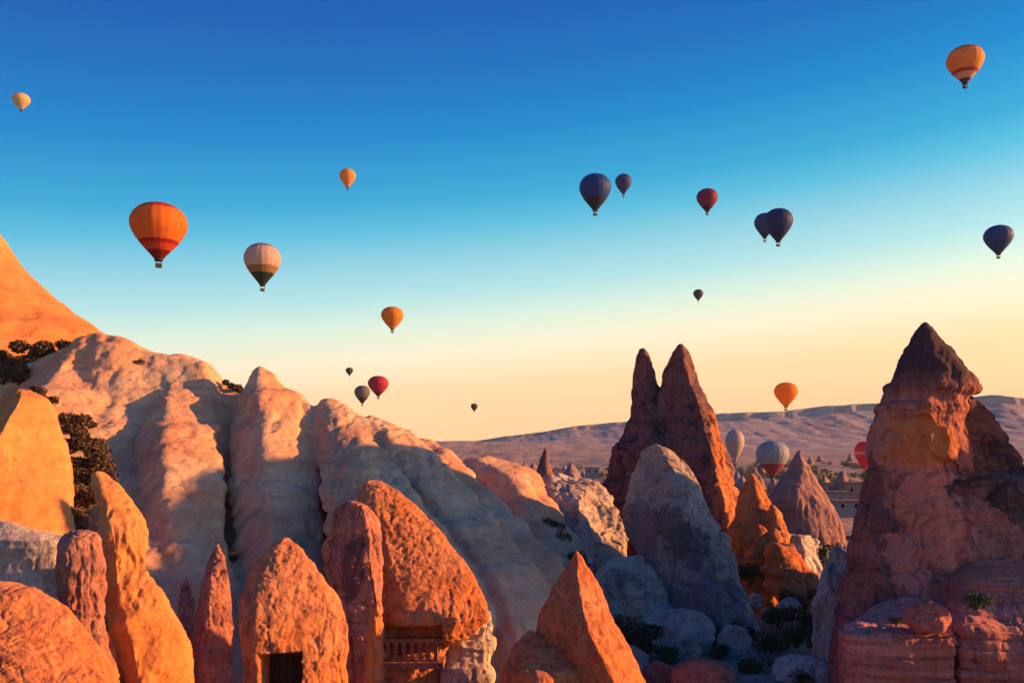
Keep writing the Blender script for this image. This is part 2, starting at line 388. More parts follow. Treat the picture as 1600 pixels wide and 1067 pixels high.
# ------------------------------------------------------------------ ground
def ground_z(x, y):
    p = np.stack([x, y, x * 0], 1)
    base = np.where(y < 500, 4.0 - 5.0 * np.clip((y - 150) / 350, 0, 1), -1.0)
    base = base + 1.6 * fbm(p / 22.0, 4, 3) + 0.35 * fbm(p / 3.0, 3, 5)
    # the terrace the photographer stands on
    base = np.maximum(base, 20.3 - np.clip(y + 6, 0, None) * 0.62 + 0 * x)
    # the far side of the valley rises in gullied slopes
    r = np.clip((y - 800) / 2200, 0, 1)
    gul = fbm(p / np.array([260, 900, 1]), 4, 8)
    base = base + np.clip((y - 150) / 150, 0, 1) * np.clip((1500 - y) / 600, 0, 1) * 4.5 * np.maximum(fbm(p / np.array([45, 80, 1]), 4, 15), -.1)
    base = base + r ** 1.5 * 42 + np.clip((y - 600) / 600, 0, 1) * (10 * gul + 5 * fbm(p / 70.0, 3, 9))
    return base
def build_ground():
    def axis(a, b, fine, n):   # spacing that grows away from the valley
        return np.unique(np.concatenate([np.arange(a, b, fine), b * (n ** np.linspace(0, 1, 90))]))
    ys = np.concatenate([np.linspace(-60, 45, 40), np.arange(46, 240, 1.0), 240 * (60 ** np.linspace(0, 1, 170))])
    xs = np.concatenate([-(70 * (120 ** np.linspace(0, 1, 110)))[::-1], np.arange(-68, 70, 1.0), 70 * (120 ** np.linspace(0, 1, 110))])
    X, Y = np.meshgrid(xs, ys, indexing='ij'); x = X.ravel(); y = Y.ravel()
    co = np.stack([x, y, ground_z(x, y)], 1)
    a, b = len(xs), len(ys); i, j = np.meshgrid(np.arange(a-1), np.arange(b-1), indexing='ij')
    f = np.stack([i*b+j, (i+1)*b+j, (i+1)*b+j+1, i*b+j+1], -1).reshape(-1, 4)
    gm = rock_mat('valley_ground', (.40, .30, .26), (.34, .22, .19), (.12, .10, .07), .7, .10, .6, .0, vstain=0)
    o = put('ground', mesh_np('ground', co, f), gm); setp(o, kind='structure')
build_ground()

# ------------------------------------------------------------------ the long mesa on the horizon
def build_mesa():
    Yf = 3000.0
    prof = [(560, 722), (690, 716), (704, 708), (716, 692), (760, 686), (800, 680), (850, 674), (900, 665), (960, 659), (1040, 654), (1130, 645), (1230, 641),
            (1300, 633), (1370, 629), (1480, 626), (1530, 622), (1558, 616), (1600, 621), (1700, 628), (2000, 640), (2600, 660)]
    px = np.linspace(560, 2600, 700); top = np.interp(px, [a for a, b in prof], [b for a, b in prof])
    top = top + 1.0 * fbm(np.stack([px / 30, px * 0, px * 0], 1), 3, 77)
    xt = (px - 800) / F * Yf; zt = CZ + (HZ - top) / F * Yf
    # section: plateau top, scarp, ledge, long talus towards the valley
    sec = [(0.0, 1.0, 900), (0.0, 1.0, 40), (0.0, .985, 8), (.0, .86, 0), (.0, .80, -25), (.0, .74, -75), (.0, .70, -90), (.0, .55, -190), (.0, .4, -330), (.0, .22, -600), (.0, .1, -1000), (0, -.05, -1400)]
    sh = np.array([s[1] for s in sec]); sy = np.array([s[2] for s in sec], float)
    t = np.linspace(0, len(sec) - 1, 110); sh = np.interp(t, np.arange(len(sec)), sh); sy = np.interp(t, np.arange(len(sec)), sy)
    X = np.repeat(xt[:, None], len(t), 1); Yc = Yf + np.repeat(sy[None], len(px), 0)
    Z = -2 + (zt[:, None] + 2) * sh[None]
    p = np.stack([X.ravel(), Yc.ravel(), Z.ravel()], 1)
    amt = np.clip((1 - sh) * 1.2, 0, 1)[None].repeat(len(px), 0).ravel()
    gul = .25 * fbm(p / np.array([130, 1200, 400]), 5, 61, .65)
    p[:, 1] -= amt * 150 * gul; p[:, 2] += amt * 26 * gul * (1 - np.abs(2 * amt - 1)) + amt * 5 * fbm(p / 40, 3, 66)
    p[:, 1] += 25 * fbm(p / np.array([90, 90, 900]), 3, 63)
    a, b = len(px), len(t); i, j = np.meshgrid(np.arange(a-1), np.arange(b-1), indexing='ij')
    f = np.stack([i*b+j, i*b+j+1, (i+1)*b+j+1, (i+1)*b+j], -1).reshape(-1, 4)
    mm = rock_mat('mesa_rock', (.42, .35, .33), (.38, .29, .28), (.20, .17, .17), .6, .03, .5, .3, vstain=.0)
    o = put('mesa', mesh_np('mesa', p, f), mm); setp(o, kind='structure')
build_mesa()

# ------------------------------------------------------------------ the fluted hillside on the left
def crest_solid(crest, Yt, Yb, Yback, bottom, ds=0.45):
    cp = np.array(crest, float); px = np.linspace(cp[0, 0], cp[-1, 0], 260); top = np.interp(px, cp[:, 0], cp[:, 1])
    t = np.linspace(0, 1, 110); a, b = len(px), len(t)
    yt = np.interp(px, [c[0] for c in Yt], [c[1] for c in Yt]); yb = np.interp(px, [c[0] for c in Yb], [c[1] for c in Yb])
    Yv = yt[:, None] + (yb - yt)[:, None] * t[None] ** 0.9
    py = top[:, None] + (bottom - top[:, None]) * t[None]
    X = (px[:, None] - 800) / F * Yv; Z = CZ + (HZ - py) / F * Yv
    fr = np.stack([X, Yv, Z], -1).reshape(-1, 3)
    Xb = X; Yk = np.maximum(Yv + 1, yt[:, None] + Yback * t[None] ** .7)
    bk = np.stack([Xb, Yk + 1.0, Z], -1).reshape(-1, 3)
    co = np.concatenate([fr, bk]); n = a * b
    i, j = np.meshgrid(np.arange(a-1), np.arange(b-1), indexing='ij')
    f1 = np.stack([i*b+j, i*b+j+1, (i+1)*b+j+1, (i+1)*b+j], -1).reshape(-1, 4); f2 = f1[:, ::-1] + n
    def strip(e): return np.stack([e[:-1], e[1:], e[1:] + n, e[:-1] + n], 1)
    top_e = np.arange(a) * b; bot_e = (np.arange(a) * b + b - 1)[::-1]; l_e = np.arange(b)[::-1]; r_e = (a-1)*b + np.arange(b)
    return co, np.concatenate([f1, f2, strip(top_e), strip(bot_e), strip(l_e), strip(r_e)]), np.zeros((0, 3), int)
def L(levels, **k): return loft(levels, ds=0.5, **k)
hill_parts = [
    crest_solid([(-520, 640), (0, 590), (60, 560), (110, 536), (150, 517), (185, 526), (230, 547), (270, 556), (320, 566), (355, 604), (372, 606), (400, 600), (440, 615), (480, 640),
                 (530, 640), (570, 662), (640, 700), (700, 730), (760, 770), (860, 850), (960, 960)],
                [(-520, 95), (0, 94), (600, 92), (960, 100)], [(-520, 54), (300, 58), (700, 58), (960, 71)], 26, 1160),
    # mounds along the top
    L([(530, 126, 148, .5, 95), (550, 98, 164, .5, 94), (585, 62, 182, .45, 92), (615, 34, 196, .42, 89), (650, 10, 205, .42, 86), (720, -10, 215, .4, 80)], kf=.95, n=1.08),
    L([(546, 190, 222, .5, 96), (570, 172, 258, .45, 95), (605, 168, 280, .5, 93), (642, 176, 300, .5, 90), (700, 175, 310, .5, 86)], kf=1.0, n=1.12),
    L([(557, 262, 300, .5, 97), (572, 248, 334, .5, 96), (600, 240, 356, .5, 94), (660, 232, 372, .5, 89), (740, 225, 380, .5, 84)], kf=.8, n=1.3),
    # buttresses, from left to right
    L([(560, 176, 216, .5, 95), (600, 164, 224, .5, 91), (648, 146, 222, .5, 86), (700, 138, 226, .5, 82), (780, 142, 246, .45, 75), (860, 150, 268, .45, 68), (960, 160, 290, .5, 62), (1160, 165, 310, .5, 55)], kf=.8, n=1.2),
    L([(563, 250, 300, .5, 96), (590, 238, 322, .5, 93), (620, 226, 332, .5, 90), (650, 218, 338, .5, 87), (690, 214, 340, .5, 82), (760, 216, 344, .5, 76), (850, 226, 356, .5, 70), (930, 236, 366, .5, 65), (1160, 225, 380, .5, 56)], kf=.85, n=1.2),
    L([(574, 402, 418, .45, 91), (584, 393, 428, .4, 90.5), (600, 382, 444, .38, 90), (625, 368, 482, .38, 89), (660, 362, 494, .5, 87), (720, 362, 500, .5, 82), (800, 362, 503, .5, 76),
       (900, 360, 512, .6, 69), (1160, 350, 530, .6, 56)], kf=.8, n=1.15),
    L([(626, 492, 532, .5, 90), (648, 488, 566, .52, 88), (700, 494, 602, .52, 83), (750, 500, 634, .55, 77), (810, 508, 682, .6, 71), (870, 518, 728, .64, 66),
       (930, 530, 760, .68, 62), (975, 540, 772, .7, 60), (1000, 545, 768, .7, 59), (1060, 550, 768, .6, 57), (1160, 550, 772, .6, 55)], kf=.75, n=1.2),
    L([(651, 564, 592, .5, 90), (672, 562, 640, .5, 88), (705, 580, 674, .5, 85), (760, 618, 724, .5, 80), (830, 668, 790, .5, 73), (900, 712, 846, .5, 67), (1000, 740, 880, .5, 62), (1160, 740, 900, .5, 56)], kf=1.2, n=1.12),
    L([(690, 642, 676, .5, 94), (714, 650, 712, .5, 91), (750, 676, 748, .5, 87), (800, 716, 800, .5, 81), (860, 764, 862, .5, 74), (920, 800, 900, .5, 68), (1000, 810, 940, .5, 63), (1160, 810, 950, .5, 58)], kf=1.2, n=1.12),
    L([(718, 728, 790, .4, 104), (734, 716, 836, .6, 102), (776, 730, 862, .65, 98), (830, 768, 894, .6, 92), (890, 800, 930, .5, 86), (1000, 820, 960, .5, 78)], kf=.9, n=1.2),
]
hm = fuse(hill_parts, 0.24, 9, 'hillside')
roughen(hm, dict(lump=(.4, 6.0), rill=(.62, 2.4), bed=(.11, 1.3), pit=(.05, .8), fine=(.08, .9), shear=(-18, -6, .9), stretch=9, joint=(.14, 3.5)), 5)
setp(put('hillside', hm, M['hill']), kind='structure')

# the great sunlit slope at the upper left
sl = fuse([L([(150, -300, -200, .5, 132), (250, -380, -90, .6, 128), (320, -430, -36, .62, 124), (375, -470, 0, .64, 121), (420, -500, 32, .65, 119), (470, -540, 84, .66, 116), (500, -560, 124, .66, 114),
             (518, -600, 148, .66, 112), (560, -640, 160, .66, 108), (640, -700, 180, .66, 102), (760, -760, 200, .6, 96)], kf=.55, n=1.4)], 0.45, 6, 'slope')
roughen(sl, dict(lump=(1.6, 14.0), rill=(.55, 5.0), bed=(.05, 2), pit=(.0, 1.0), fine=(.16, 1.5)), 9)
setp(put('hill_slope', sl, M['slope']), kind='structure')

# ------------------------------------------------------------------ free-standing rocks
def rock(name, label, cat, parts, mat, A, seed, vox=None, smooth=1, group=None, cuts=None, parent=None, hollows=None, chop=0):
    if vox is None: vox = parts[0][0][:, 1].mean() * 0.0014
    m = fuse(parts, vox, smooth, name)
    if chop: facet(m, chop, seed)
    if hollows: panels(m, hollows)
    roughen(m, A, seed)
    if cuts: m = carve(m, cuts)
    co, _ = get_np(m); o = (float(co[:, 0].mean()), float(co[:, 1].mean()), float(co[:, 2].min()))
    ob = put(name, m, mat, o, parent)
    if parent is None: setp(ob, label, cat, group)
    return ob
near = dict(joint=(.10, 1.2), lump=(.22, 1.8), rill=(.11, .6), bed=(.03, .5), pit=(.07, .25), fine=(.05, .3), stretch=4)
pock = dict(joint=(.07, 1.4), lump=(.22, 1.8), rill=(.08, .6), bed=(.02, .5), pit=(.04, .2), fine=(.07, .3), stretch=3)
mid = dict(joint=(.28, 2.6), lump=(.9, 3.2), rill=(.50, 2.2), bed=(.06, .7), pit=(.07, .6), fine=(.12, .6), stretch=3)

# left cone with flat sunlit face
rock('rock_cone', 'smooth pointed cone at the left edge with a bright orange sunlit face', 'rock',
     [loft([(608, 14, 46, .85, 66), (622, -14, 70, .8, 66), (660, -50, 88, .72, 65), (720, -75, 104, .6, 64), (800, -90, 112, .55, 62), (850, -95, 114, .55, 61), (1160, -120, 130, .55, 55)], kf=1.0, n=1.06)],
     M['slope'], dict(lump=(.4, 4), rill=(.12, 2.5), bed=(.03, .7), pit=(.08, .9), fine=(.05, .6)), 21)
rock('rock_spur', 'long orange sunlit spur running down between the rounded pillar and the grey buttress', 'rock',
     [loft([(740, 146, 160, .5, 49), (765, 148, 186, .5, 48.6), (800, 150, 212, .5, 48.2), (835, 152, 230, .5, 47.8), (880, 160, 226, .5, 47.4), (920, 166, 242, .45, 47), (970, 174, 272, .45, 46.6), (1020, 182, 292, .45, 46.2),
            (1160, 186, 312, .45, 46)], kf=.9, n=1.2)],
     M['slope'], dict(lump=(.4, 2.6), rill=(.14, 1.2), bed=(.03, .7), pit=(.14, .6), fine=(.06, .4)), 22)
rock('rock_pillar', 'rounded maroon pillar with a sunlit right edge above the orange pitted boulder', 'rock',
     [loft([(829, 112, 142, .5, 44.6), (836, 98, 154, .5, 44.6), (860, 90, 162, .45, 44.6), (900, 88, 166, .45, 44.4), (960, 92, 164, .45, 44.2), (1010, 100, 172, .45, 44), (1160, 80, 196, .45, 43.6)], kf=.9, n=1.6)],
     M['maroon'], near, 23)
rock('boulder', 'big orange pitted boulder filling the bottom left corner', 'rock',
     [loft([(914, -40, 10, .5, 37), (922, -80, 52, .5, 37), (950, -120, 88, .5, 37), (985, -140, 112, .5, 36.6), (1030, -150, 146, .5, 36.3), (1067, -150, 172, .5, 36), (1160, -150, 190, .5, 35.6)], kf=.6, n=1.9)],
     M['fore'], pock, 24)
rock('rock_wall', 'flat shaded rock wall between the left cone and the pitted boulder', 'rock',
     [loft([(842, -140, 92, .5, 52), (850, -145, 96, .5, 52), (930, -150, 98, .5, 51.5), (1160, -150, 104, .5, 50)], kf=.16, n=4)],
     M['grey'], dict(lump=(.12, 2.5), rill=(.03, 1), bed=(.03, .5), pit=(.03, .5), fine=(.03, .4)), 25)
rock('rock_spire', 'slim maroon spire with a pale pointed tip left of the rock with the doorway', 'rock',
     [loft([(848, 337, 343, .5, 53), (865, 328, 350, .5, 53), (890, 318, 356, .5, 52.5), (930, 307, 361, .45, 52), (1000, 301, 364, .45, 51), (1160, 296, 370, .45, 49)], kf=.9, n=1.4)],
     M['maroon'], near, 26)
rock('rock_spire', 'smallest thin spire standing just left of the slim maroon spire', 'rock',
     [loft([(900, 289, 294, .5, 55), (925, 282, 300, .5, 55), (970, 276, 302, .5, 54), (1010, 276, 303, .5, 53), (1160, 272, 306, .5, 52)], kf=.9, n=1.5)],
     M['maroon'], near, 27)

# rock with the doorway
def px_box(xa, xb, ya, yb, Y, y0, y1):
    a = P(xa, ya, Y); b = P(xb, yb, Y)
    return (a[0], b[0], y0, y1, b[2], a[2])
rh = empty('rock_dwelling', P(460, 1160, 41.4)); setp(rh, 'orange pointed rock with a dark square doorway cut into its foot', 'rock dwelling')
rock('rock_body', None, None,
     [loft([(843, 440, 452, .28, 42.6), (856, 422, 466, .28, 42.5), (885, 398, 488, .28, 42.2), (915, 382, 512, .28, 41.8), (945, 375, 534, .25, 41.6), (975, 373, 543, .25, 41.4), (1010, 376, 545, .25, 41.4), (1040, 380, 541, .25, 41.4),
            (1160, 378, 538, .3, 41.4)], kf=.75, n=1.35)],
     M['fore'], pock, 28, cuts=[px_box(406, 468, 1020, 1180, 39.8, 36, 41.7)], parent=rh)
door_m = plain('door_boards', (.05, .028, .02), .8, (.03, .018, .014))
for k in range(6):
    cc, ff = boxes([px_box(404 + 11.2 * k, 404 + 11.2 * k + 10.4, 1022, 1160, 41.4, 41.3, 41.37)])
    put('plank', mesh_np('plank', cc, ff, False), door_m, (float(cc[:, 0].min()), 41.3, float(cc[:, 2].min())), rh)

# pillar next to it; patches paint a shaded niche and a sunlit edge
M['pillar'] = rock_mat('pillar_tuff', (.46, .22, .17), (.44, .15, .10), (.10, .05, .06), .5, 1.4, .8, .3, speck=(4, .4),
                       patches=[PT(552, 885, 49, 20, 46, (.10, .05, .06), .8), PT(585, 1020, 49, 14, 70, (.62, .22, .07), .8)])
rock('rock_pillar', 'tall reddish pillar with a shaded niche painted on its face, right of the rock with the doorway', 'rock',
     [loft([(784, 540, 560, .5, 51), (792, 526, 576, .5, 51), (812, 514, 590, .5, 51), (840, 510, 597, .5, 50.6), (900, 520, 600, .5, 50), (940, 535, 600, .55, 49.5), (985, 552, 598, .6, 49), (1060, 556, 598, .6, 49), (1160, 552, 600, .6, 49)], kf=.9, n=1.6),
      loft([(829, 505, 516, .5, 49.6), (842, 497, 526, .5, 49.6), (880, 500, 530, .5, 49.4), (910, 512, 534, .5, 49.3), (1000, 530, 560, .5, 49.3), (1160, 540, 570, .5, 49)], kf=.9, n=1.8)],
     M['pillar'], near, 29, chop=5)

# window recess under the big orange block, with carved pillars and worn steps
wd = empty('rock_dwelling', P(650, 1160, 51)); setp(wd, 'pitted orange overhang with a low carved colonnade sheltered beneath it', 'rock dwelling')
rock('rock_body', None, None,
     [loft([(748, 570, 596, .3, 57), (765, 560, 622, .35, 56.5), (790, 555, 652, .35, 56), (850, 560, 706, .35, 55), (900, 570, 738, .35, 54), (940, 578, 760, .35, 53), (962, 582, 766, .35, 52.6), (985, 586, 750, .35, 52.6), (1004, 588, 718, .35, 53), (1014, 590, 700, .4, 53.6),
            (1050, 590, 690, .5, 54), (1160, 590, 690, .5, 54)], kf=.5, n=1.4)],
     M['fore'], pock, 30, cuts=[px_box(592, 688, 984, 1040, 50, 40, 53.2)], parent=wd)
a = P(592, 1041, 51); b = P(692, 984, 51)
c, f = boxes([(a[0] + .05, b[0] - .05, 51.9, 55, a[2] - .35, a[2])]); put('sill', mesh_np('sill', c, f, False), M['maroon'], (a[0], 51.9, a[2] - .35), wd)
for k in range(7):
    x = a[0] + .25 + k * (b[0] - a[0] - .4) / 7
    c, f = boxes([(x, x + .2, 52.2, 52.5, a[2] + .12, a[2] + 1.0), (x - .05, x + .25, 52.15, 52.55, a[2] + 1.0, a[2] + 1.12), (x - .05, x + .25, 52.15, 52.55, a[2], a[2] + .12)])
    put('column', mesh_np('column', c, f, False), M['maroon'], (x, 52.2, a[2]), wd)
c, f = boxes([(a[0], b[0], 52.1, 52.7, a[2] + 1.12, a[2] + 1.35)]); put('lintel', mesh_np('lintel', c, f, False), M['maroon'], (a[0], 52.1, a[2] + 1.12), wd)

rock('rock_steps', 'grey purple weathered rock with worn steps right of the sheltered colonnade', 'rock',
     [loft([(955, 740, 768, .5, 56), (975, 715, 772, .5, 55.5), (1000, 700, 772, .5, 55), (1060, 690, 770, .5, 54), (1160, 688, 772, .5, 53)], kf=.6, n=2.6)],
     M['grey'], dict(lump=(.25, 1.5), rill=(.05, .7), bed=(.14, .5), pit=(.14, .4), fine=(.05, .3)), 31)

rock('rock_pinnacle', 'sharp leaning pinnacle with a long orange lit edge in front of the grey gully', 'rock',
     [loft([(858, 897, 904, .5, 51), (872, 889, 914, .5, 51), (905, 868, 930, .55, 50.6), (935, 850, 945, .6, 50.2), (960, 838, 956, .62, 49.8), (1000, 830, 978, .66, 49.4), (1067, 836, 1010, .7, 49), (1160, 850, 1052, .7, 48.6)], kf=.95, n=1.04)],
     M['fore'], dict(lump=(.22, 2.2), rill=(.10, 1.2), bed=(.03, .5), pit=(.08, .5), fine=(.05, .35)), 32)
rock('boulder', 'low humped orange boulder at the bottom edge left of the sharp pinnacle', 'rock',
     [loft([(984, 822, 830, .5, 49), (996, 812, 852, .5, 49), (1018, 797, 884, .45, 48.6), (1045, 786, 908, .45, 48), (1067, 780, 924, .45, 48), (1160, 770, 950, .45, 47)], kf=.8, n=1.4)],
     M['fore'], near, 33)

# grey rocks in the middle
rock('boulder', 'long pale grey boulder sloping down towards the leaning grey rock', 'rock',
     [loft([(748, 846, 900, .5, 104), (762, 838, 940, .5, 102), (790, 848, 968, .6, 98), (830, 870, 992, .6, 94), (862, 898, 998, .6, 91), (885, 930, 988, .5, 90), (1000, 900, 990, .5, 88)], kf=.8, n=1.9)],
     M['grey'], mid, 41, chop=10)
rock('boulder', 'grey boulder below the long pale boulder in the gully', 'rock',
     [loft([(876, 965, 1005, .5, 84), (890, 940, 1020, .5, 84), (920, 925, 1035, .5, 83), (960, 935, 1060, .5, 82), (990, 950, 1070, .5, 81), (1060, 950, 1080, .5, 79), (1160, 940, 1090, .5, 78)], kf=.9, n=1.8)],
     M['grey'], mid, 42, chop=10)
rock('rock_slab', 'flat pale slab lying at the foot of the leaning grey rock', 'rock',
     [loft([(962, 1020, 1100, .5, 79), (970, 1008, 1114, .5, 79), (990, 1010, 1118, .5, 78.5), (1004, 1024, 1112, .5, 78.5), (1060, 1030, 1110, .5, 78)], kf=.6, n=2.6)],
     M['pale'], dict(lump=(.3, 2), rill=(.05, 1), bed=(.08, .5), pit=(.08, .5), fine=(.08, .4)), 43, chop=8)
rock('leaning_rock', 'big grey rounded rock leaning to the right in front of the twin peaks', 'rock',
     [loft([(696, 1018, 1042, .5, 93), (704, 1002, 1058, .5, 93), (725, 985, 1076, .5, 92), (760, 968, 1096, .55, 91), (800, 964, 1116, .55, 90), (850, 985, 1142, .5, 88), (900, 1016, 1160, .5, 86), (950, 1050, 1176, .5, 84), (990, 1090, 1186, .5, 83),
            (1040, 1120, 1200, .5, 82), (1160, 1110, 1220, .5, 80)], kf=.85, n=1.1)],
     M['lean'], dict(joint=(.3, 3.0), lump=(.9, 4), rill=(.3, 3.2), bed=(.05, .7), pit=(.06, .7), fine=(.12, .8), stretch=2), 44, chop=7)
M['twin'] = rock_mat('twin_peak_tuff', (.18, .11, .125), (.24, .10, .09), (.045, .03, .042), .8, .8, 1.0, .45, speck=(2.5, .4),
                     patches=[PT(1118, 710, 114, 16, 80, (.55, .18, .07), .7), PT(1132, 800, 112, 30, 66, (.60, .22, .09), .8), PT(1035, 740, 114, 40, 26, (.30, .17, .17), .6)])  # orange patches paint the sunlit glow onto the right flank
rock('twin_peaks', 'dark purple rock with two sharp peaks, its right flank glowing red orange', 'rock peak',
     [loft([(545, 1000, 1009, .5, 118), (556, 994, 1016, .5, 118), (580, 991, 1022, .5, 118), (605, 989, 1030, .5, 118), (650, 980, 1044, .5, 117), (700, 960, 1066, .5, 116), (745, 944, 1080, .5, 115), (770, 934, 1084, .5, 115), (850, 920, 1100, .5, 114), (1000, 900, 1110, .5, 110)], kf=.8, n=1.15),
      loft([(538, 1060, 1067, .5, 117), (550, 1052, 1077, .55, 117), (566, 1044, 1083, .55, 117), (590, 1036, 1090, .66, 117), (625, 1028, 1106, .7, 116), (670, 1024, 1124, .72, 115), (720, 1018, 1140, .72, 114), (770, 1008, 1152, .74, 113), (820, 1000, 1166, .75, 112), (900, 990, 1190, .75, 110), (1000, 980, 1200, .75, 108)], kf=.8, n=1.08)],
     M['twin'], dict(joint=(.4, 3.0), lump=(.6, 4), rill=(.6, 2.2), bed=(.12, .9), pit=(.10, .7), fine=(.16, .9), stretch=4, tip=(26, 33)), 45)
orange_rock = rock_mat('iron_stained_tuff', (.55, .22, .09), (.48, .14, .045), (.16, .06, .045), .6, 1.6, .9, .2)
rock('rock_spire', 'jagged orange spire at the right foot of the twin peaks', 'rock',
     [loft([(742, 1172, 1180, .5, 104), (762, 1160, 1192, .5, 104), (795, 1150, 1206, .5, 103), (830, 1142, 1214, .5, 102), (870, 1138, 1224, .5, 101), (905, 1142, 1232, .5, 100), (1060, 1140, 1240, .5, 98)], kf=.9, n=1.4),
      loft([(790, 1204, 1210, .5, 101), (820, 1192, 1222, .5, 101), (860, 1186, 1236, .5, 100), (1060, 1180, 1250, .5, 98)], kf=.9, n=1.5)],
     orange_rock, dict(lump=(.7, 2.6), rill=(.35, 1.4), bed=(.08, .7), pit=(.25, .8), fine=(.15, .6)), 46)
rock('boulder', 'layered orange rock stepping down right of the jagged orange spire', 'rock',
     [loft([(846, 1206, 1222, .4, 97), (866, 1196, 1246, .4, 97), (890, 1190, 1270, .45, 96), (912, 1196, 1288, .5, 95), (935, 1215, 1292, .5, 94), (960, 1222, 1290, .5, 94), (1100, 1220, 1290, .5, 92)], kf=.8, n=1.6)],
     orange_rock, dict(lump=(.5, 2.6), rill=(.15, 1.4), bed=(.28, .8), pit=(.15, .8), fine=(.12, .6)), 47)
rock('boulder', 'pale round boulder under the cone with the small windows', 'rock',
     [loft([(838, 1216, 1280, .5, 125), (850, 1206, 1290, .5, 125), (872, 1210, 1292, .5, 124), (1000, 1216, 1290, .5, 123)], kf=.9, n=2.0)], M['pale'], mid, 48, chop=10)
rock('boulder', 'grey violet rock standing in the shadow left of the great right tower', 'rock',
     [loft([(855, 1296, 1310, .5, 72), (870, 1290, 1330, .5, 72), (900, 1284, 1345, .5, 71), (950, 1276, 1350, .5, 70), (1010, 1268, 1350, .5, 69), (1160, 1266, 1350, .5, 67)], kf=.8, n=1.6)], M['grey'], mid, 49, chop=10)
rock('rock_slab', 'pale flat stones at the bottom edge among the dark shrubs', 'rock',
     [loft([(1026, 1215, 1262, .5, 68), (1036, 1205, 1305, .5, 68), (1052, 1212, 1330, .5, 67), (1120, 1215, 1330, .5, 66)], kf=.8, n=2.2)], M['pale'],
     dict(lump=(.4, 1.6), rill=(.1, 1), bed=(.05, .5), pit=(.12, .5), fine=(.1, .4)), 50, chop=8)
rock('boulder', 'reddish boulder at the bottom edge left of the dark shrubs', 'rock',
     [loft([(1030, 1075, 1110, .5, 60), (1040, 1060, 1135, .5, 60), (1060, 1050, 1150, .5, 60), (1160, 1040, 1160, .5, 59)], kf=.8, n=2.0)], M['maroon'], near, 51, chop=10)

small = dict(joint=(.08, .8), lump=(.28, 1.1), rill=(.12, .8), bed=(.05, .4), pit=(.05, .3), fine=(.06, .3), stretch=2)
def stone(cx, ty, w, h, Y, mat, seed, label, name='boulder'):
    rock(name, label, 'rock', [loft([(ty, cx - w * .22, cx + w * .18, .5, Y), (ty + h * .25, cx - w * .42, cx + w * .36), (ty + h * .6, cx - w * .5, cx + w * .5), (ty + h, cx - w * .44, cx + w * .46), (ty + h * 1.7, cx - w * .3, cx + w * .3)], kf=.8, n=1.6)], mat, small, seed, chop=9)
stone(1452, 944, 70, 24, 54.0, M['strata'], 301, 'rosy boulder resting on the terrace left of the crack')
stone(1150, 978, 60, 40, 78, M['pale'], 303, 'broken grey stone with a dark gap beside the pale slab')
stone(1180, 930, 26, 12, 92, M['pale'], 304, 'small pale stone beneath the jagged orange spire')
stone(1204, 948, 34, 12, 90, M['pale'], 305, 'elongated pale stone lying below the layered orange rock')
stone(1235, 935, 48, 34, 90, M['grey'], 306, 'grey stone under the layered orange rock')
stone(1318, 852, 40, 30, 110, M['pale'], 307, 'pale stone between the pale round boulder and the great tower')
stone(1290, 950, 40, 26, 84, M['maroon'], 308, 'reddish stone left of the grey violet rock')
stone(1075, 1000, 46, 26, 76, M['grey'], 309, 'dark grey stone below the pale slab')
stone(985, 1010, 60, 36, 72, M['grey'], 310, 'grey stone at the foot of the sharp pinnacle')
stone(1030, 1036, 50, 30, 66, M['maroon'], 311, 'dull red stone left of the reddish boulder at the bottom edge')
stone(1240, 880, 30, 18, 118, M['pale'], 312, 'little pale stone in front of the pale round boulder')
stone(905, 905, 44, 30, 84, M['grey'], 313, 'grey stone wedged behind the tip of the sharp pinnacle')
stone(860, 870, 50, 36, 88, M['grey'], 314, 'grey stone in the gully left of the sharp pinnacle')
# cone with small windows
ch = empty('cone_dwelling', P(1255, 900, 168)); setp(ch, 'pointed rock cone with a rosy front and small dark windows beyond the orange spire', 'rock dwelling')
def cw(x, y, w, h): return px_box(x - w, x + w, y - h, y + h, 156, 140, 160)
rock('rock_body', None, None,
     [loft([(701, 1245, 1252, .5, 168), (720, 1236, 1262, .5, 168), (750, 1218, 1278, .5, 168), (778, 1202, 1294, .5, 167), (800, 1200, 1308, .5, 167), (830, 1198, 1318, .5, 166), (900, 1190, 1326, .5, 165)], kf=.55, n=1.7)],
     rock_mat('cone_tuff', (.34, .20, .18), (.28, .14, .12), (.13, .08, .10), .5, .8, .7, .3, cap=(20, 22, (.12, .08, .11))),
     dict(lump=(.6, 4), rill=(.3, 2.2), bed=(.08, 1), pit=(.15, 1.2), fine=(.12, .8)), 52,
     cuts=[cw(1241, 832, 3.4, 4), cw(1281, 830, 4.6, 4.5), cw(1258, 800, 3, 3), cw(1226, 806, 2.5, 3)], parent=ch)

